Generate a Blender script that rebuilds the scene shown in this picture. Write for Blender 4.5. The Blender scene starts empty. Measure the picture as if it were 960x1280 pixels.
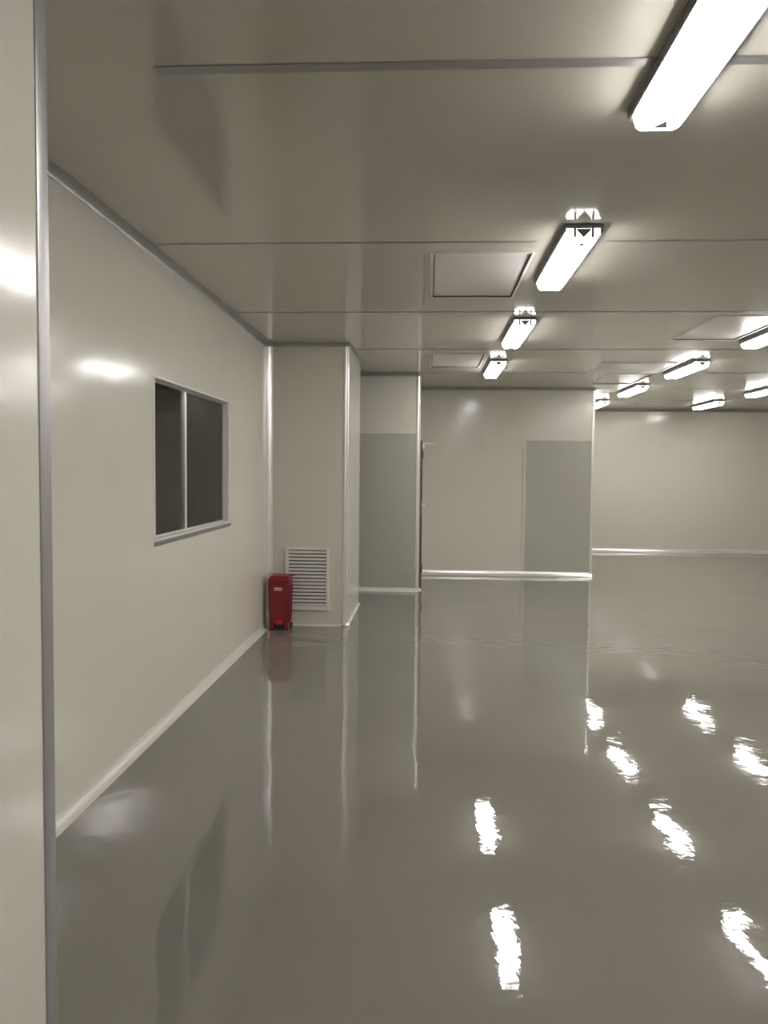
import bpy, bmesh, math, random
from mathutils import Vector, Matrix

random.seed(4)
S = bpy.context.scene
C = S.collection
H = 3.0                       # ceiling height

# ------------------------------------------------------------------ camera
F_PX, YAW, PITCH, ROLL, HC = 1005.86, 0.0540, 0.0505, 0.0089, 1.6594
cam = bpy.data.cameras.new('camera')
cam.sensor_fit = 'VERTICAL'
cam.sensor_height = 36.0
cam.lens = F_PX * 36.0 / 1280.0
cam.clip_start = 0.02
cam.clip_end = 100
co = bpy.data.objects.new('camera', cam)
C.objects.link(co)
_r = Vector((math.cos(YAW), math.sin(YAW), 0))
_h = Vector((-math.sin(YAW), math.cos(YAW), 0))
_f = _h * math.cos(PITCH) + Vector((0, 0, -math.sin(PITCH)))
_u = _h * math.sin(PITCH) + Vector((0, 0, math.cos(PITCH)))
_r2 = _r * math.cos(ROLL) + _u * math.sin(ROLL)
_u2 = -_r * math.sin(ROLL) + _u * math.cos(ROLL)
M = Matrix((_r2, _u2, -_f)).transposed().to_4x4()
M.translation = Vector((0, 0, HC))
co.matrix_world = M
S.camera = co

# ------------------------------------------------------------------ world, exposure (the light is all in the ceiling lamps)
w = bpy.data.worlds.new('world')
S.world = w
w.use_nodes = True
w.node_tree.nodes['Background'].inputs[0].default_value = (0.02, 0.02, 0.02, 1)
w.node_tree.nodes['Background'].inputs[1].default_value = 0.0
S.view_settings.view_transform = 'Standard'
S.view_settings.look = 'None'
S.view_settings.gamma = 1.0
S.view_settings.use_curve_mapping = False
S.view_settings.exposure = 0.0
S.cycles.denoising_input_passes = 'RGB_ALBEDO'
LAMP = 37.5                   # radiance of a lit diffuser

# ------------------------------------------------------------------ materials
def new_mat(name):
    m = bpy.data.materials.new(name)
    m.use_nodes = True
    return m, m.node_tree.nodes, m.node_tree.links, m.node_tree.nodes['Principled BSDF']

def plain(name, col, rough=0.4, metal=0.0, ior=1.5, coat=0.0):
    m, n, l, b = new_mat(name)
    tc = n.new('ShaderNodeTexCoord')
    no = n.new('ShaderNodeTexNoise')
    no.inputs['Scale'].default_value = 14
    no.inputs['Detail'].default_value = 3
    l.new(tc.outputs['Object'], no.inputs['Vector'])
    mr = n.new('ShaderNodeMapRange')
    mr.inputs['To Min'].default_value = rough * 0.88
    mr.inputs['To Max'].default_value = rough * 1.12
    l.new(no.outputs['Fac'], mr.inputs['Value'])
    l.new(mr.outputs['Result'], b.inputs['Roughness'])
    b.inputs['Base Color'].default_value = (*col, 1)
    b.inputs['Metallic'].default_value = metal
    b.inputs['IOR'].default_value = ior
    b.inputs['Coat Weight'].default_value = coat
    return m

def panel_mat(name, col, rough, ior, wav=0.02, var=0.04):
    """painted steel sandwich panel: glossy paint, faint tone drift, very slight waviness"""
    m, n, l, b = new_mat(name)
    tc = n.new('ShaderNodeNewGeometry')
    no = n.new('ShaderNodeTexNoise')
    no.inputs['Scale'].default_value = 0.9
    no.inputs['Detail'].default_value = 2
    l.new(tc.outputs['Position'], no.inputs['Vector'])
    mx = n.new('ShaderNodeMix')
    mx.data_type = 'RGBA'
    mx.inputs['A'].default_value = (*[c * (1 - var) for c in col], 1)
    mx.inputs['B'].default_value = (*[c * (1 + var) for c in col], 1)
    l.new(no.outputs['Fac'], mx.inputs['Factor'])
    l.new(mx.outputs['Result'], b.inputs['Base Color'])
    b.inputs['Roughness'].default_value = rough
    b.inputs['IOR'].default_value = ior
    n2 = n.new('ShaderNodeTexNoise')
    n2.inputs['Scale'].default_value = 2.2
    n2.inputs['Detail'].default_value = 1
    l.new(tc.outputs['Position'], n2.inputs['Vector'])
    bp = n.new('ShaderNodeBump')
    bp.inputs['Strength'].default_value = 1.0
    bp.inputs['Distance'].default_value = wav * 0.1
    l.new(n2.outputs['Fac'], bp.inputs['Height'])
    l.new(bp.outputs['Normal'], b.inputs['Normal'])
    return m

M_WALL = panel_mat('wall_panel_paint', (0.60, 0.58, 0.515), 0.155, 1.45, 0.03)
M_CEIL = panel_mat('ceiling_panel_paint', (0.52, 0.50, 0.442), 0.12, 1.55, 0.01)
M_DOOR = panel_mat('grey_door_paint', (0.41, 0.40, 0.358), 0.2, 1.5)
M_CORE = plain('panel_core', (0.18, 0.18, 0.17), 0.8)
M_ALU = plain('white_aluminium', (0.82, 0.80, 0.79), 0.315, 0.68)
M_ALU_D = plain('grey_aluminium', (0.36, 0.35, 0.36), 0.36, 0.6)
M_COVE = plain('cove_paint', (0.62, 0.60, 0.55), 0.34, 0.1, 1.5)
M_TRAY = plain('lamp_tray', (0.20, 0.19, 0.20), 0.35, 0.5)
M_DARK = plain('dark_rubber_and_shade', (0.02, 0.02, 0.02), 0.6)
M_PLATE = plain('diffuser_plate', (0.80, 0.77, 0.77), 0.34, 0.3)
M_WHITE = plain('white_enamel', (0.66, 0.64, 0.62), 0.35)
M_RED = plain('red_plastic', (0.21, 0.012, 0.022), 0.33)
M_RED2 = plain('bright_red_plastic', (0.42, 0.006, 0.022), 0.35)
M_PINK = plain('printed_label', (0.62, 0.46, 0.45), 0.5)
M_BRONZE = plain('door_edge_brown', (0.09, 0.065, 0.06), 0.5)

def floor_mat():
    m, n, l, b = new_mat('epoxy_floor')
    g = n.new('ShaderNodeNewGeometry')
    no = n.new('ShaderNodeTexNoise')
    no.inputs['Scale'].default_value = 0.6
    no.inputs['Detail'].default_value = 4
    l.new(g.outputs['Position'], no.inputs['Vector'])
    mx = n.new('ShaderNodeMix')
    mx.data_type = 'RGBA'
    mx.inputs['A'].default_value = (0.172, 0.163, 0.140, 1)
    mx.inputs['B'].default_value = (0.196, 0.186, 0.161, 1)
    l.new(no.outputs['Fac'], mx.inputs['Factor'])
    l.new(mx.outputs['Result'], b.inputs['Base Color'])
    b.inputs['Roughness'].default_value = 0.035
    b.inputs['IOR'].default_value = 1.55
    last = None
    for sc, det, dist in ((1.2, 1, 0.0050), (4.5, 1, 0.0016), (17, 2, 0.00042)):
        k = n.new('ShaderNodeTexNoise')
        k.inputs['Scale'].default_value = sc
        k.inputs['Detail'].default_value = det
        l.new(g.outputs['Position'], k.inputs['Vector'])
        bp = n.new('ShaderNodeBump')
        bp.inputs['Distance'].default_value = dist
        l.new(k.outputs['Fac'], bp.inputs['Height'])
        if last:
            l.new(last.outputs['Normal'], bp.inputs['Normal'])
        last = bp
    l.new(last.outputs['Normal'], b.inputs['Normal'])
    return m
M_FLOOR = floor_mat()

def lamp_mat(name, k):
    m, n, l, b = new_mat(name)
    b.inputs['Base Color'].default_value = (0.85, 0.85, 0.83, 1)
    b.inputs['Roughness'].default_value = 0.3
    b.inputs['Emission Color'].default_value = (1.0, 0.975, 0.93, 1)
    b.inputs['Emission Strength'].default_value = k
    return m
M_LIT = lamp_mat('lit_diffuser', LAMP)
M_LITEND = lamp_mat('lit_end_cap', LAMP * 0.3)

def glass_mat():
    m, n, l, b = new_mat('window_glass')
    out = n['Material Output']
    n.remove(b)
    tr = n.new('ShaderNodeBsdfTransparent')
    tr.inputs['Color'].default_value = (0.72, 0.70, 0.65, 1)
    gl = n.new('ShaderNodeBsdfGlossy')
    gl.inputs['Roughness'].default_value = 0.03
    fr = n.new('ShaderNodeFresnel')
    fr.inputs['IOR'].default_value = 1.5
    mx = n.new('ShaderNodeMixShader')
    l.new(fr.outputs['Fac'], mx.inputs['Fac'])
    l.new(tr.outputs[0], mx.inputs[1])
    l.new(gl.outputs[0], mx.inputs[2])
    l.new(mx.outputs[0], out.inputs['Surface'])
    return m
M_GLASS = glass_mat()

# ------------------------------------------------------------------ helpers
def link(name, me, mat, parent=None):
    o = bpy.data.objects.new(name, me)
    if mat and not me.materials:
        me.materials.append(mat)
    C.objects.link(o)
    if parent is not None:
        o.parent = parent
    return o

def from_bm(name, bm, mat, parent=None, smooth=False):
    bmesh.ops.recalc_face_normals(bm, faces=bm.faces)
    me = bpy.data.meshes.new(name)
    bm.to_mesh(me)
    bm.free()
    if smooth:
        for p in me.polygons:
            p.use_smooth = True
    return link(name, me, mat, parent)

def add_box(bm, a, b, bev=0.0):
    x0, y0, z0 = a
    x1, y1, z1 = b
    r = bmesh.ops.create_cube(bm, size=1)
    vs = r['verts']
    for v in vs:
        v.co = Vector(((x0 + x1) / 2 + v.co.x * (x1 - x0), (y0 + y1) / 2 + v.co.y * (y1 - y0), (z0 + z1) / 2 + v.co.z * (z1 - z0)))
    if bev > 0:
        es = list({e for v in vs for e in v.link_edges})
        bmesh.ops.bevel(bm, geom=es, offset=bev, segments=1, affect='EDGES')

def box(name, a, b, mat, parent=None, bev=0.0):
    bm = bmesh.new()
    add_box(bm, a, b, bev)
    return from_bm(name, bm, mat, parent)

def add_prism(bm, prof, fa, fb):
    """closed profile (list of 2-tuples) swept from fa(p) to fb(p)"""
    A = [bm.verts.new(fa(p)) for p in prof]
    B = [bm.verts.new(fb(p)) for p in prof]
    n = len(prof)
    for i in range(n):
        bm.faces.new((A[i], A[(i + 1) % n], B[(i + 1) % n], B[i]))
    bm.faces.new(A)
    bm.faces.new(B[::-1])

def prism(name, prof, fa, fb, mat, parent=None, smooth=False):
    bm = bmesh.new()
    add_prism(bm, prof, fa, fb)
    o = from_bm(name, bm, mat, parent)
    if smooth:
        shade_auto(o)
    return o

def shade_auto(o, ang=35):
    me = o.data
    for p in me.polygons:
        p.use_smooth = True
    bm = bmesh.new()
    bm.from_mesh(me)
    for e in bm.edges:
        if len(e.link_faces) == 2:
            e.smooth = e.calc_face_angle(0) < math.radians(ang)
        else:
            e.smooth = False
    bm.to_mesh(me)
    bm.free()

def add_cyl(bm, p0, p1, r, seg=16, r2=None):
    p0, p1 = Vector(p0), Vector(p1)
    d = p1 - p0
    rot = d.to_track_quat('Z', 'Y').to_matrix().to_4x4()
    rot.translation = (p0 + p1) / 2
    bmesh.ops.create_cone(bm, cap_ends=True, segments=seg, radius1=r, radius2=r if r2 is None else r2, depth=d.length, matrix=rot)

def structure(o):
    o['kind'] = 'structure'
    return o

def tag(o, label, cat, group=None):
    o['label'] = label
    o['category'] = cat
    if group:
        o['group'] = group
    return o

def empty(name, loc=(0, 0, 0)):
    o = bpy.data.objects.new(name, None)
    o.empty_display_size = 0.1
    o.location = loc
    C.objects.link(o)
    return o

# a flat slab in local (u, v) with holes; f(u, v, d) gives the world point, d = depth behind the face
def slab(name, u0, u1, v0, v1, f, th, mat, parent, holes=(), bev=0.0006):
    bm = bmesh.new()
    hs = [h for h in holes if h[0] < u1 and h[1] > u0 and h[2] < v1 and h[3] > v0]
    if not hs:
        b = bev
        prof = [(u0 + b, v0 + b, 0), (u1 - b, v0 + b, 0), (u1 - b, v1 - b, 0), (u0 + b, v1 - b, 0)]
        mid = [(u0, v0, b), (u1, v0, b), (u1, v1, b), (u0, v1, b)]
        bk = [(u0, v0, th), (u1, v0, th), (u1, v1, th), (u0, v1, th)]
        R = [[bm.verts.new(f(*p)) for p in ring] for ring in (prof, mid, bk)]
        for a, c in ((R[0], R[1]), (R[1], R[2])):
            for i in range(4):
                bm.faces.new((a[i], a[(i + 1) % 4], c[(i + 1) % 4], c[i]))
        bm.faces.new(R[0])
        bm.faces.new(R[2][::-1])
    else:
        us = sorted({u0, u1, *[min(max(x, u0), u1) for h in hs for x in h[:2]]})
        vs = sorted({v0, v1, *[min(max(x, v0), v1) for h in hs for x in h[2:]]})
        def solid(i, j):
            if i < 0 or j < 0 or i >= len(us) - 1 or j >= len(vs) - 1:
                return False
            cu, cv = (us[i] + us[i + 1]) / 2, (vs[j] + vs[j + 1]) / 2
            return not any(h[0] < cu < h[1] and h[2] < cv < h[3] for h in hs)
        cache = {}
        def V(i, j, d):
            k = (i, j, d)
            if k not in cache:
                cache[k] = bm.verts.new(f(us[i], vs[j], d))
            return cache[k]
        for i in range(len(us) - 1):
            for j in range(len(vs) - 1):
                if not solid(i, j):
                    continue
                for d in (0, th):
                    bm.faces.new([V(i, j, d), V(i + 1, j, d), V(i + 1, j + 1, d), V(i, j + 1, d)])
                for (di, dj, p, q) in ((-1, 0, (i, j), (i, j + 1)), (1, 0, (i + 1, j), (i + 1, j + 1)), (0, -1, (i, j), (i + 1, j)), (0, 1, (i, j + 1), (i + 1, j + 1))):
                    if not solid(i + di, j + dj):
                        bm.faces.new([V(*p, 0), V(*q, 0), V(*q, th), V(*p, th)])
    return from_bm(name, bm, mat, parent)

GAP = 0.0008
def wall(name, f, u0, u1, seams, holes=(), z0=0.0, z1=H, mat=None, GAP=GAP):
    """core sheet plus one child panel between each two seams"""
    root = slab(name, u0, u1, z0, z1, lambda u, v, d: f(u, v, d + 0.045), 0.05, M_CORE, None, holes)
    structure(root)
    cuts = [u0] + [s for s in seams if u0 + 0.05 < s < u1 - 0.05] + [u1]
    for a, b in zip(cuts[:-1], cuts[1:]):
        ga = 0 if a == u0 else GAP / 2
        gb = 0 if b == u1 else GAP / 2
        # a panel wholly cut by a hole becomes an upper and a lower panel
        cut = [h for h in holes if h[0] <= a and h[1] >= b]
        if cut:
            h = cut[0]
            slab('panel', a + ga, b - gb, z0, h[2], f, 0.045, mat or M_WALL, root)
            slab('panel', a + ga, b - gb, h[3], z1, f, 0.045, mat or M_WALL, root)
        else:
            slab('panel', a + ga, b - gb, z0, z1, f, 0.045, mat or M_WALL, root, holes)
    return root

def seq(a, step, n):
    return [a + step * i for i in range(n)]

# ------------------------------------------------------------------ room measures (metres)
XL = -1.70                     # long left wall
XN, YN = -0.94, 1.954          # near box corner
YC, XC, YC2 = 8.50, -0.85, 10.0   # boxed corner
YR, XR = 11.10, -0.115         # recess wall and its right end
YM, XM = 13.0, 2.64            # middle wall and its right end
YF = 17.24                     # far wall
XE = 8.0                       # right wall, outside the frame
YB = -0.15                     # wall beside and behind the camera

# ------------------------------------------------------------------ floor
structure(box('floor', (-3.7, -6.2, -0.12), (XE + 0.1, YF + 0.1, 0.0), M_FLOOR))

# ------------------------------------------------------------------ ceiling
VENTS = [(0.02, 0.62, 5.03, 6.27), (0.03, 0.63, 9.28, 10.44), (2.44, 3.04, 7.05, 8.29), (2.44, 3.02, 11.12, 12.34)]
HATCH = (2.10, 3.02, 9.96, 10.86)
JOINTS = [2.73 + 2.06 * i for i in range(-4, 8)]
ceiling = slab('ceiling', -3.7, XE + 0.1, -6.2, YF + 0.1, lambda u, v, d: (u, v, H + 0.05 + d), 0.05, M_CORE, None, VENTS)
structure(ceiling)
ys = [-6.2] + JOINTS + [YF + 0.1]
fc = lambda u, v, d: (u, v, H + d)
for a, b in zip(ys[:-1], ys[1:]):
    slab('panel', -3.7, XE + 0.1, a + GAP / 2, b - GAP / 2, fc, 0.05, M_CEIL, ceiling, VENTS)
# wide joint profile in front, slim ones further on
box('joint_strip', (-0.93, JOINTS[4] - 0.026, H - 0.005), (XE, JOINTS[4] + 0.026, H - 0.0002), M_ALU_D, ceiling, 0.002)
for j in JOINTS[5:]:
    box('joint_strip', (XL + 0.05, j - 0.010, H - 0.003), (XE, j + 0.010, H - 0.0002), M_ALU_D, ceiling, 0.001)

# ------------------------------------------------------------------ walls
WIN = (4.93, 6.80, 1.215, 2.235)
wall('wall_left', lambda u, v, d: (XL - d, u, v), YN - 0.06, YC + 0.0, seq(2.91, 1.18, 6), [WIN], GAP=0.0016)
wall('wall_near_left', lambda u, v, d: (XN - d, u, v), YB - 0.5, YN, [0.60])
wall('wall_near_left_end', lambda u, v, d: (u, YN - d, v), XL - 0.05, XN - 0.096, [])
wall('wall_alcove_front', lambda u, v, d: (u, YC + d, v), XL - 0.1, XC, [])
wall('wall_alcove_side', lambda u, v, d: (XC - d, u, v), YC + 0.096, YC2, [])
wall('wall_alcove_rear', lambda u, v, d: (u, YC2 - d, v), -3.6, XC - 0.096, [])
wall('wall_recess', lambda u, v, d: (u, YR + d, v), -3.6, XR, seq(-3.05, 1.18, 3))
DOOR = (11.42, 12.42, -0.01, 2.10)
wall('wall_recess_side', lambda u, v, d: (XR - d, u, v), YR + 0.096, YM + 0.05, [])
wall('wall_middle', lambda u, v, d: (u, YM + d, v), XR, XM, seq(0.86, 1.18, 2))
wall('wall_middle_side', lambda u, v, d: (XM - d, u, v), YM + 0.096, YF, seq(14.2, 1.18, 3))
wall('wall_far', lambda u, v, d: (u, YF + d, v), XM - 0.1, XE, seq(3.8, 1.18, 6))
wall('wall_right', lambda u, v, d: (XE + d, u, v), YB - 0.1, YF, seq(1.0, 1.18, 14))
wall('wall_rear_right', lambda u, v, d: (u, YB - d, v), 3.25, XE, seq(4.4, 1.18, 5))
wall('wall_rear_left', lambda u, v, d: (u, YB - d, v), XN, -0.22, [])
wall('wall_lobby_left', lambda u, v, d: (XN - d, u, v), -6.1, YB - 0.5, seq(-5.0, 1.18, 4))
wall('wall_lobby_right', lambda u, v, d: (4.3 + d, u, v), -6.1, YB - 0.1, seq(-5.0, 1.18, 4))
wall('wall_lobby_rear', lambda u, v, d: (u, -6.1 - d, v), XN, 4.3, seq(0.2, 1.18, 4))
# unlit side room behind the window
wall('wall_side_room', lambda u, v, d: (-3.6 - d, u, v), 1.85, YR, seq(2.9, 1.18, 7))
wall('wall_side_room_near', lambda u, v, d: (u, 1.85 - d, v), -3.6, XL - 0.12, [])
wall('wall_side_room_far', lambda u, v, d: (u, 8.3 + d, v), -3.6, XL - 0.12, [])

# ------------------------------------------------------------------ coves and corner trims
def arc(r, n=7, convex=False):
    """concave quarter-round profile in the corner (0,0), reaching r along both axes"""
    if convex:
        return [(0, 0)] + [(r * math.cos(t), r * math.sin(t)) for t in [math.pi / 2 * i / n for i in range(n + 1)]]
    return [(0, 0)] + [(r - r * math.cos(t), r - r * math.sin(t)) for t in [math.pi / 2 * i / n for i in range(n + 1)]]

TR = [0]
def trim(prof, fa, fb, mat, name=None):
    if name is None:
        TR[0] += 1
        name = 'trim_%d' % TR[0]
    return structure(prism(name, prof, fa, fb, mat, None, True))

def base_y(name, x, sx, y0, y1, r=0.05):       # along Y, in the corner of a wall at x whose room lies towards sx
    trim(arc(r), lambda p: (x + sx * p[0], y0, p[1]), lambda p: (x + sx * p[0], y1, p[1]), M_COVE, name)
def base_x(name, y, x0, x1, r=0.05, sy=-1, mat=None):
    trim(arc(r), lambda p: (x0, y + sy * p[0], p[1]), lambda p: (x1, y + sy * p[0], p[1]), mat or M_COVE, name)
base_y('baseboard_left', XL, 1, YN, YC, 0.052)
base_x('baseboard_alcove_front', YC, XL + 0.05, XC, 0.022)
base_y('baseboard_alcove_side', XC, 1, YC, YC2, 0.022)
base_x('baseboard_recess', YR, -3.5, XR, 0.06)
base_y('baseboard_recess_side', XR, 1, YR, DOOR[0] - 0.06, 0.04)
base_x('baseboard_middle', YM, XR, XM, 0.075, -1, M_ALU)
base_x('baseboard_far', YF, XM, XE, 0.075, -1, M_ALU)
base_y('baseboard_right', XE, -1, YB, YF, 0.06)
base_x('baseboard_rear_right', YB, 3.3, XE, 0.06, 1)
base_y('baseboard_near_left', XN, 1, YB, YN - 0.06, 0.012)

def top_y(x, sx, y0, y1, r=0.045):
    trim(arc(r), lambda p: (x + sx * p[0], y0, H - p[1]), lambda p: (x + sx * p[0], y1, H - p[1]), M_ALU_D)
def top_x(y, x0, x1, r=0.04, sy=-1):
    trim(arc(r), lambda p: (x0, y + sy * p[0], H - p[1]), lambda p: (x1, y + sy * p[0], H - p[1]), M_ALU_D)
top_y(XL, 1, YN, YC)
top_x(YC, XL + 0.045, XC, 0.035)
top_y(XC, 1, YC, YC2, 0.03)
top_x(YR, -3.5, XR, 0.04)
top_x(YM, XR, XM, 0.04)
top_x(YF, XM, XE, 0.05)
top_x(YB, 3.3, XE, 0.04, 1)

# vertical trims: inner cove and rounded outer corners
def vert(prof, fx, mat=None, z0=0.0, z1=H):
    trim(prof, lambda p: (*fx(p), z0), lambda p: (*fx(p), z1), mat or M_ALU)
vert(arc(0.055), lambda p: (XL + p[0], YC - p[1]), None, 0.04, H - 0.04)                       # corner of the left wall and the boxed corner
def outer(x, y, r=0.034, lip=0.012, n=8):
    """rounded outside-corner profile at (x, y), room to the +x and -y sides"""
    pts = [(-r - lip, 0.004), (-r, 0.006)]
    pts += [(-r + (r + 0.006) * math.sin(t), -r + (r + 0.006) * math.cos(t)) for t in [math.pi / 2 * i / n for i in range(1, n)]]
    pts += [(0.006, -r), (0.004, -r - lip), (-0.001, -r - lip), (-0.001, -0.001), (-r - lip, -0.001)]
    return pts, (lambda p: (x + p[0], y - p[1]))
for (x, y, r) in ((XC, YC, 0.034), (XR, YR, 0.034), (XM, YM, 0.03)):
    pr, fx = outer(x, y, r)
    vert(pr, fx, None, 0.04, H - 0.035)
# near box corner: flat angle strip
vert([(0.0, -0.05), (0.003, -0.05), (0.006, -0.044), (0.006, 0.0), (0.0, 0.006), (-0.05, 0.006), (-0.05, 0.0), (0.0, 0.0)],
     lambda p: (XN + p[0], YN + p[1]), M_ALU_D)
# cast corner foot at the bottom of the rounded corner
bm = bmesh.new()
bmesh.ops.create_uvsphere(bm, u_segments=20, v_segments=10, radius=0.05)
for v in bm.verts:
    v.co = Vector((XC - 0.012 + v.co.x, YC + 0.012 + v.co.y, max(0.0, v.co.z * 0.95)))
bmesh.ops.remove_doubles(bm, verts=bm.verts, dist=1e-5)
o = from_bm('trim_%d' % (TR[0] + 1), bm, M_ALU, None, True)
TR[0] += 1
structure(o)

# ------------------------------------------------------------------ window in the left wall
win = structure(empty('window_1', (XL, (WIN[0] + WIN[1]) / 2, WIN[2])))
def wl(p):       # world to window-local
    return (p[0] - XL, p[1] - (WIN[0] + WIN[1]) / 2, p[2] - WIN[2])
def wbox(name, a, b, mat, bev=0.0):
    return box(name, wl(a), wl(b), mat, win, bev)
fw = 0.014
DP = 0.045                                                   # panes sit back from the wall face
y0, y1, z0, z1 = WIN
def bar(name, prof, fa, fb, mat=M_WHITE):
    bm = bmesh.new()
    add_prism(bm, prof, lambda p: wl(fa(p)), lambda p: wl(fb(p)))
    return from_bm(name, bm, mat, win)
# (out, in towards pane): slim lip on the wall face, plain reveal, glazing bead
pf = [(-0.08, 0.0), (-0.08, fw + 0.004), (-DP, fw + 0.004), (-DP, fw - 0.004), (-0.002, fw - 0.006), (0.005, 0.004), (0.005, -0.008), (0.0, -0.010), (0.0, 0.0)]
bar('frame_bar', pf, lambda p: (XL + p[0], y0 - 0.008, z0 + p[1]), lambda p: (XL + p[0], y1 + 0.008, z0 + p[1]))
bar('frame_bar', pf, lambda p: (XL + p[0], y0 - 0.008, z1 - p[1]), lambda p: (XL + p[0], y1 + 0.008, z1 - p[1]))
bar('frame_bar', pf, lambda p: (XL + p[0], y0 + p[1], z0 + fw), lambda p: (XL + p[0], y0 + p[1], z1 - fw))
bar('frame_bar', pf, lambda p: (XL + p[0], y1 - p[1], z0 + fw), lambda p: (XL + p[0], y1 - p[1], z1 - fw))
bar('sill', [(0.0, -0.036), (0.008, -0.036), (0.018, -0.012), (0.018, -0.0105), (0.0, -0.0105)], lambda p: (XL + p[0], y0 - 0.01, z0 + p[1]), lambda p: (XL + p[0], y1 + 0.02, z0 + p[1]), M_ALU_D)
ym = 5.73
zf = fw + 0.004
wbox('mullion', (XL - 0.075, ym - 0.022, z0 + zf), (XL - DP + 0.002, ym + 0.022, z1 - zf), M_ALU, 0.004)
wbox('pane', (XL - DP - 0.006, y0 + zf, z0 + zf), (XL - DP, ym - 0.022, z1 - zf), M_GLASS)
wbox('pane', (XL - DP - 0.006, ym + 0.022, z0 + zf), (XL - DP, y1 - zf, z1 - zf), M_GLASS)

# ------------------------------------------------------------------ door seen edge-on beside the recess
door = structure(empty('door_1', (XR, (DOOR[0] + DOOR[1]) / 2, 0)))
def dl(p):
    return (p[0] - XR, p[1] - (DOOR[0] + DOOR[1]) / 2, p[2])
def dbox(name, a, b, mat, bev=0.0, parent=None):
    return box(name, dl(a), dl(b), mat, parent or door, bev)
d0, d1, dz = DOOR[0], DOOR[1], DOOR[3]
dbox('door_leaf', (XR + 0.001, d0 + 0.04, 0.008), (XR + 0.02, d1 - 0.04, dz - 0.04), M_WALL, 0.002)
dbox('door_jamb', (XR + 0.001, d0, 0.0), (XR + 0.032, d0 + 0.035, dz), M_BRONZE, 0.003)
dbox('door_jamb', (XR + 0.001, d1 - 0.035, 0.0), (XR + 0.032, d1, dz), M_BRONZE, 0.003)
dbox('door_head', (XR + 0.001, d0 + 0.035, dz - 0.035), (XR + 0.032, d1 - 0.035, dz), M_BRONZE, 0.003)
for hz in (0.28, 1.9):
    bm = bmesh.new()
    add_cyl(bm, dl((XR + 0.036, d0 + 0.037, hz - 0.06)), dl((XR + 0.036, d0 + 0.037, hz + 0.06)), 0.012, 12)
    from_bm('hinge', bm, M_DARK, door, True)
bm = bmesh.new()
add_box(bm, dl((XR + 0.02, d1 - 0.16, 1.0)), dl((XR + 0.03, d1 - 0.10, 1.22)), 0.002)
add_cyl(bm, dl((XR + 0.03, d1 - 0.13, 1.15)), dl((XR + 0.075, d1 - 0.13, 1.15)), 0.011, 12)
add_cyl(bm, dl((XR + 0.068, d1 - 0.145, 1.15)), dl((XR + 0.068, d1 - 0.02, 1.15)), 0.010, 12)
from_bm('handle', bm, M_ALU, door)
cl = dbox('door_closer', (XR + 0.02, d0 + 0.12, dz - 0.1), (XR + 0.065, d0 + 0.36, dz - 0.045), M_ALU, 0.006)
bm = bmesh.new()
add_cyl(bm, dl((XR + 0.05, d0 + 0.2, dz - 0.035)), dl((XR + 0.22, d0 + 0.34, dz - 0.03)), 0.007, 8)
add_cyl(bm, dl((XR + 0.22, d0 + 0.34, dz - 0.03)), dl((XR + 0.03, d0 + 0.5, dz - 0.02)), 0.007, 8)
from_bm('closer_arm', bm, M_ALU, cl)

# flush grey door leaves set in the recess wall and at the right end of the middle wall
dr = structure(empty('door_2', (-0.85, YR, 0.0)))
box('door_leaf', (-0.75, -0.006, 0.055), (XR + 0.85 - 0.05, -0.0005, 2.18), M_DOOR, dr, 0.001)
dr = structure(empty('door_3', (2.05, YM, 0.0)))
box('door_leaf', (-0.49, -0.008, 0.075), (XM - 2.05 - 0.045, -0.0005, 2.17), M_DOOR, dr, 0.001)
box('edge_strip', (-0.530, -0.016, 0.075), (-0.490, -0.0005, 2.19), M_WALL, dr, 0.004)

# ------------------------------------------------------------------ ceiling lamps
LEN, LW = 1.27, 0.21
lamp = empty('ceiling_lamp')
box('tray', (-LW / 2, 0.0, -0.020), (LW / 2, LEN, -0.0003), M_TRAY, lamp, 0.003)
t0, t1, zt, zb = 0.090, 0.074, -0.020, -0.082
pr = [(-t0, zt), (-t0 + 0.002, zt - 0.02), (-t1 - 0.004, zb + 0.012), (-t1 + 0.012, zb), (t1 - 0.012, zb), (t1 + 0.004, zb + 0.012), (t0 - 0.002, zt - 0.02), (t0, zt)]
bm = bmesh.new()
add_prism(bm, pr, lambda p: (p[0], 0.05, p[1]), lambda p: (p[0], LEN - 0.05, p[1]))
d = from_bm('diffuser', bm, M_LIT, lamp)
for s in (-1, 1):                               # slim side rails that hold the diffuser
    box('side_rail', (s * (LW / 2 - 0.002), 0.02, -0.038), (s * (t0 + 0.002), LEN - 0.02, -0.0195), M_TRAY, lamp, 0.002)
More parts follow.
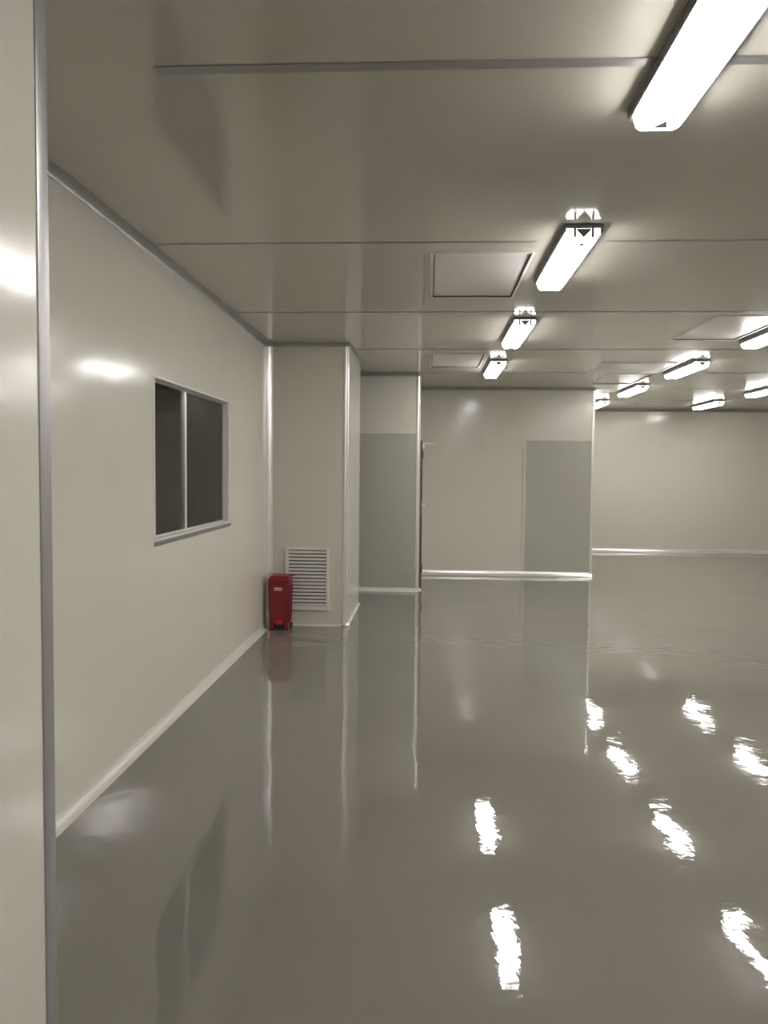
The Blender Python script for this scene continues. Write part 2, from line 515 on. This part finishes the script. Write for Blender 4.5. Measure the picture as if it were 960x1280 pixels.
for e, ya, yb in ((0, 0.015, 0.05), (1, LEN - 0.015, LEN - 0.05)):
    bm = bmesh.new()
    sc = 0.93
    add_prism(bm, pr, lambda p: (p[0] * sc, ya, zt + (p[1] - zt) * 0.86), lambda p: (p[0], yb, p[1]))
    cap = from_bm('end_cap', bm, M_LITEND, lamp)
    sg = -1 if e == 0 else 1
    yo = ya + sg * 0.002
    yi = ya - sg * 0.012
    yo = ya + sg * 0.008
    for sx in (-1, 1):                          # tube sockets seen through the cap
        box('socket', (sx * 0.048 - 0.007, min(yo, yi), zt - 0.046), (sx * 0.048 + 0.007, max(yo, yi), zt - 0.0005), M_TRAY, cap, 0.001)
    prism('cap_bracket', [(-0.036, zt - 0.002), (0.036, zt - 0.002), (0.036, zt - 0.012), (0.0, zt - 0.048), (-0.036, zt - 0.012)],
          lambda p: (p[0], yo, p[1]), lambda p: (p[0], yi, p[1]), M_TRAY, cap)
    prism('cap_clip', [(-0.030, yb - sg * 0.012), (0.026, yb - sg * 0.012), (0.010, yb - sg * 0.075)],
          lambda p: (p[0], p[1], zb - 0.0015), lambda p: (p[0], p[1], zb + 0.002), M_WHITE, cap)

def copy_tree(o, parent=None):
    c = o.copy()
    C.objects.link(c)
    c.parent = parent
    for ch in o.children:
        copy_tree(ch, c)
    return c

Y0, PITCHY = 1.83, 2.62
RX = [0.825, 3.20, 5.25]
spots = []          # (x, y, label)
row1 = ['largest lit ceiling lamp cut by the top edge of the photo',
        'lit ceiling lamp beside the larger square air vent, second in the left row',
        'third lit ceiling lamp of the left row, between the two left air vents',
        'smallest lit ceiling lamp of the left row, beside the farther left vent']
for i, t in enumerate(row1):
    spots.append((RX[0], Y0 + i * PITCHY, t))
spots.append((RX[0], Y0 - PITCHY * 1.0 - 0.3, 'lit lobby ceiling lamp behind the camera, in line with the left row'))
spots.append((RX[0] + 1.6, Y0 - PITCHY * 2 - 0.3, 'lit lobby ceiling lamp deepest behind the camera'))
row2 = {0: 'lit lamp of the middle row nearest the camera, outside the frame', 1: 'second lit lamp of the middle row, outside the frame on the right',
        2: 'lit ceiling lamp cut by the right edge, beside the right air vent', 3: 'whole lit lamp of the middle row, largest on the right of the photo',
        4: 'lit lamp of the middle row beside the vent near the wall corner', 5: 'lit lamp half hidden by the right end of the middle wall'}
for i, t in row2.items():
    spots.append((RX[1], Y0 + i * PITCHY, t))
row3 = {0: 'nearest lit lamp of the third row, outside the frame', 1: 'second lit lamp of the third row, outside the frame', 2: 'third lit lamp of the third row, outside the frame',
        3: 'fourth lit lamp of the third row, just outside the right edge',
        4: 'small lit lamp of the third row cut by the right edge', 5: 'small lit lamp in front of the far wall, farthest in the third row'}
for i, t in row3.items():
    spots.append((RX[2], Y0 + i * PITCHY, t))
for i, (x, y, t) in enumerate(spots):
    o = lamp if i == 0 else copy_tree(lamp)
    o.location = (x, y, H - (0.004 if any(abs(j - y) < LEN for j in JOINTS) else 0))
    tag(o, t, 'ceiling lamp', 'lit clean room ceiling lamps')

# ------------------------------------------------------------------ ceiling air vents
vl = ['square grey air vent panel beside the second lamp, largest in the ceiling',
      'small grey air vent panel above the middle wall, beside the farthest left lamp',
      'grey air vent panel cut by the right edge, beside the right lamp',
      'grey air vent panel above the right corner of the middle wall']
def air_vent(v, label):
    x0, x1, y0, y1 = v
    cx, cy = (x0 + x1) / 2, (y0 + y1) / 2
    r = empty('ceiling_air_vent', (cx, cy, H))
    hx, hy = (x1 - x0) / 2, (y1 - y0) / 2
    f, t = 0.018, 0.004
    for s in (-1, 1):
        box('frame_bar', (s * hx, -hy - f, -t), (s * (hx + f), hy + f, -0.0003), M_WHITE, r, 0.0015)
        box('frame_bar', (-hx, s * hy, -t), (hx, s * (hy + f), -0.0003), M_WHITE, r, 0.0015)
        box('reveal', (s * (hx - 0.006), -hy, -0.0015), (s * (hx - 0.0005), hy, 0.05), M_DARK, r)
        box('reveal', (-hx + 0.006, s * (hy - 0.006), -0.0015), (hx - 0.006, s * (hy - 0.0005), 0.05), M_DARK, r)
    box('diffuser_plate', (-hx + 0.007, -hy + 0.007, 0.006), (hx - 0.007, hy - 0.007, 0.014), M_PLATE, r, 0.002)
    tag(r, label, 'air vent', 'air vents in the ceiling')
for v, t in zip(VENTS, vl):
    air_vent(v, t)

# slim framed access panel in front of the vent at the middle wall corner
x0, x1, y0, y1 = HATCH
r = empty('ceiling_access_panel', ((x0 + x1) / 2, (y0 + y1) / 2, H))
hx, hy = (x1 - x0) / 2, (y1 - y0) / 2
box('access_plate', (-hx + 0.02, -hy + 0.02, -0.003), (hx - 0.02, hy - 0.02, -0.0003), M_PLATE, r, 0.001)
for s in (-1, 1):
    box('frame_bar', (s * (hx - 0.02), -hy, -0.012), (s * hx, hy, -0.0003), M_WHITE, r, 0.003)
    box('frame_bar', (-hx + 0.02, s * (hy - 0.02), -0.012), (hx - 0.02, s * hy, -0.0003), M_WHITE, r, 0.003)
tag(r, 'flat framed access panel in the ceiling before the vent by the wall corner', 'access panel')

# ------------------------------------------------------------------ louvred return-air grille
gx0, gx1, gz0, gz1 = -1.510, -1.035, 0.168, 0.842
g = empty('louvred_grille', ((gx0 + gx1) / 2, YC, gz0))
def gbox(name, a, b, mat, bev=0.0):
    c = g.location
    return box(name, [a[i] - c[i] for i in range(3)], [b[i] - c[i] for i in range(3)], mat, g, bev)
fr = 0.036
gbox('backing', (gx0 + fr, YC - 0.004, gz0 + fr), (gx1 - fr, YC - 0.0005, gz1 - fr * 0.8), M_DARK)
gbox('frame_bar', (gx0, YC - 0.022, gz0), (gx0 + fr, YC - 0.0005, gz1), M_WHITE, 0.004)
gbox('frame_bar', (gx1 - fr, YC - 0.022, gz0), (gx1, YC - 0.0005, gz1), M_WHITE, 0.004)
gbox('frame_bar', (gx0 + fr, YC - 0.022, gz0), (gx1 - fr, YC - 0.0005, gz0 + fr + 0.01), M_WHITE, 0.004)
gbox('frame_bar', (gx0 + fr, YC - 0.022, gz1 - fr * 0.8), (gx1 - fr, YC - 0.0005, gz1), M_WHITE, 0.004)
NS = 16
za, zb_ = gz0 + fr + 0.01, gz1 - fr * 0.8
pitch = (zb_ - za) / NS
sl = None
for i in range(NS):
    z = za + pitch * i
    if sl is None:
        prs = [(0.0, 0.004), (-0.018, 0.004), (-0.020, 0.008), (-0.0195, 0.024), (-0.004, 0.030), (0.0, 0.030)]
        bm = bmesh.new()
        add_prism(bm, prs, lambda p: (gx0 + fr - g.location.x, -0.004 + p[0] * 0.8, p[1]), lambda p: (gx1 - fr - g.location.x, -0.004 + p[0] * 0.8, p[1]))
        sl = from_bm('slat', bm, M_WHITE, g)
        o = sl
    else:
        o = link('slat', sl.data, None, g)
    o.location = (0, 0, z - gz0)
tag(g, 'white louvred air grille low on the boxed wall behind the red bin', 'air grille')

# ------------------------------------------------------------------ red pedal bin
b = empty('pedal_bin', (-1.527, 8.31, 0))
def frustum(bm, x0, x1, y0, y1, z0, X0, X1, Y0_, Y1_, z1):
    A = [bm.verts.new(p) for p in ((x0, y0, z0), (x1, y0, z0), (x1, y1, z0), (x0, y1, z0))]
    B = [bm.verts.new(p) for p in ((X0, Y0_, z1), (X1, Y0_, z1), (X1, Y1_, z1), (X0, Y1_, z1))]
    for i in range(4):
        bm.faces.new((A[i], A[(i + 1) % 4], B[(i + 1) % 4], B[i]))
    bm.faces.new(A[::-1])
    bm.faces.new(B)
def bevelled(name, bm, mat, parent, w, seg=2):
    bmesh.ops.bevel(bm, geom=list(bm.edges), offset=w, segments=seg, affect='EDGES')
    o = from_bm(name, bm, mat, parent)
    shade_auto(o, 40)
    return o
# body: tapered, with a notch below for the pedal
bm = bmesh.new()
frustum(bm, -0.100, 0.100, -0.088, 0.080, 0.062, -0.110, 0.110, -0.100, 0.092, 0.500)
body = bevelled('body', bm, M_RED, b, 0.008)
for s in (-1, 1):
    bm = bmesh.new()
    frustum(bm, s * 0.098, s * 0.052, -0.090, -0.02, 0.0005, s * 0.099, s * 0.050, -0.090, 0.02, 0.075)
    bevelled('foot', bm, M_RED, b, 0.004, 1)
bm = bmesh.new()
frustum(bm, -0.050, 0.050, -0.075, 0.05, 0.016, -0.050, 0.050, -0.078, 0.06, 0.075)
bevelled('notch_shade', bm, M_DARK, b, 0.003, 1)  # dark block standing in for the shadow inside the pedal notch
bm = bmesh.new()
frustum(bm, -0.034, 0.036, -0.122, -0.055, 0.062, -0.030, 0.032, -0.112, -0.055, 0.104)
bevelled('pedal', bm, M_RED2, b, 0.004, 1)
# rim and lid
bm = bmesh.new()
frustum(bm, -0.112, 0.112, -0.104, 0.096, 0.486, -0.114, 0.114, -0.108, 0.100, 0.512)
bevelled('rim', bm, M_RED, b, 0.004, 1)
bm = bmesh.new()
frustum(bm, -0.117, 0.117, -0.114, 0.104, 0.512, -0.113, 0.113, -0.108, 0.100, 0.536)
frustum(bm, -0.110, 0.110, -0.104, 0.098, 0.534, -0.088, 0.088, -0.080, 0.076, 0.566)
lid = bevelled('lid', bm, M_RED, b, 0.005)
bm = bmesh.new()
for s in (-1, 1):
    add_box(bm, (s * 0.085 - 0.012, 0.088, 0.50), (s * 0.085 + 0.012, 0.118, 0.562), 0.004)
add_cyl(bm, (-0.105, 0.114, 0.555), (0.122, 0.114, 0.555), 0.010, 10)
from_bm('handle', bm, M_RED, lid)
# side ribs
for s in (-1, 1):
    for (ya, yb) in ((-0.082, -0.066), (-0.012, 0.004), (0.060, 0.076)):
        bm = bmesh.new()
        frustum(bm, s * 0.097, s * 0.107, ya, yb, 0.085, s * 0.107, s * 0.116, ya, yb, 0.47)
        from_bm('side_rib', bm, M_RED, body)
# printed label: two text lines and a mark (too small to read in the photo)
for (x0, x1, z0, z1) in ((-0.052, 0.022, 0.434, 0.446), (-0.052, 0.022, 0.416, 0.427), (0.027, 0.033, 0.412, 0.450)):
    box('label_print', (x0, -0.1002, z0), (x1, -0.0955, z1), M_PINK, body)
# wheels at the back
for s in (-1, 1):
    bm = bmesh.new()
    add_cyl(bm, (s * 0.088, 0.070, 0.031), (s * 0.112, 0.070, 0.031), 0.031, 20)
    wh = from_bm('wheel', bm, M_DARK, b)
    shade_auto(wh)
    bm = bmesh.new()
    add_cyl(bm, (s * 0.112, 0.070, 0.031), (s * 0.115, 0.070, 0.031), 0.012, 12)
    from_bm('hub', bm, M_RED, wh)
    bm = bmesh.new()
    frustum(bm, s * 0.060, s * 0.088, 0.04, 0.085, 0.02, s * 0.060, s * 0.098, 0.03, 0.082, 0.075)
    from_bm('wheel_arch', bm, M_RED, b)
tag(b, 'small red plastic pedal bin with lid in front of the louvred grille', 'bin')
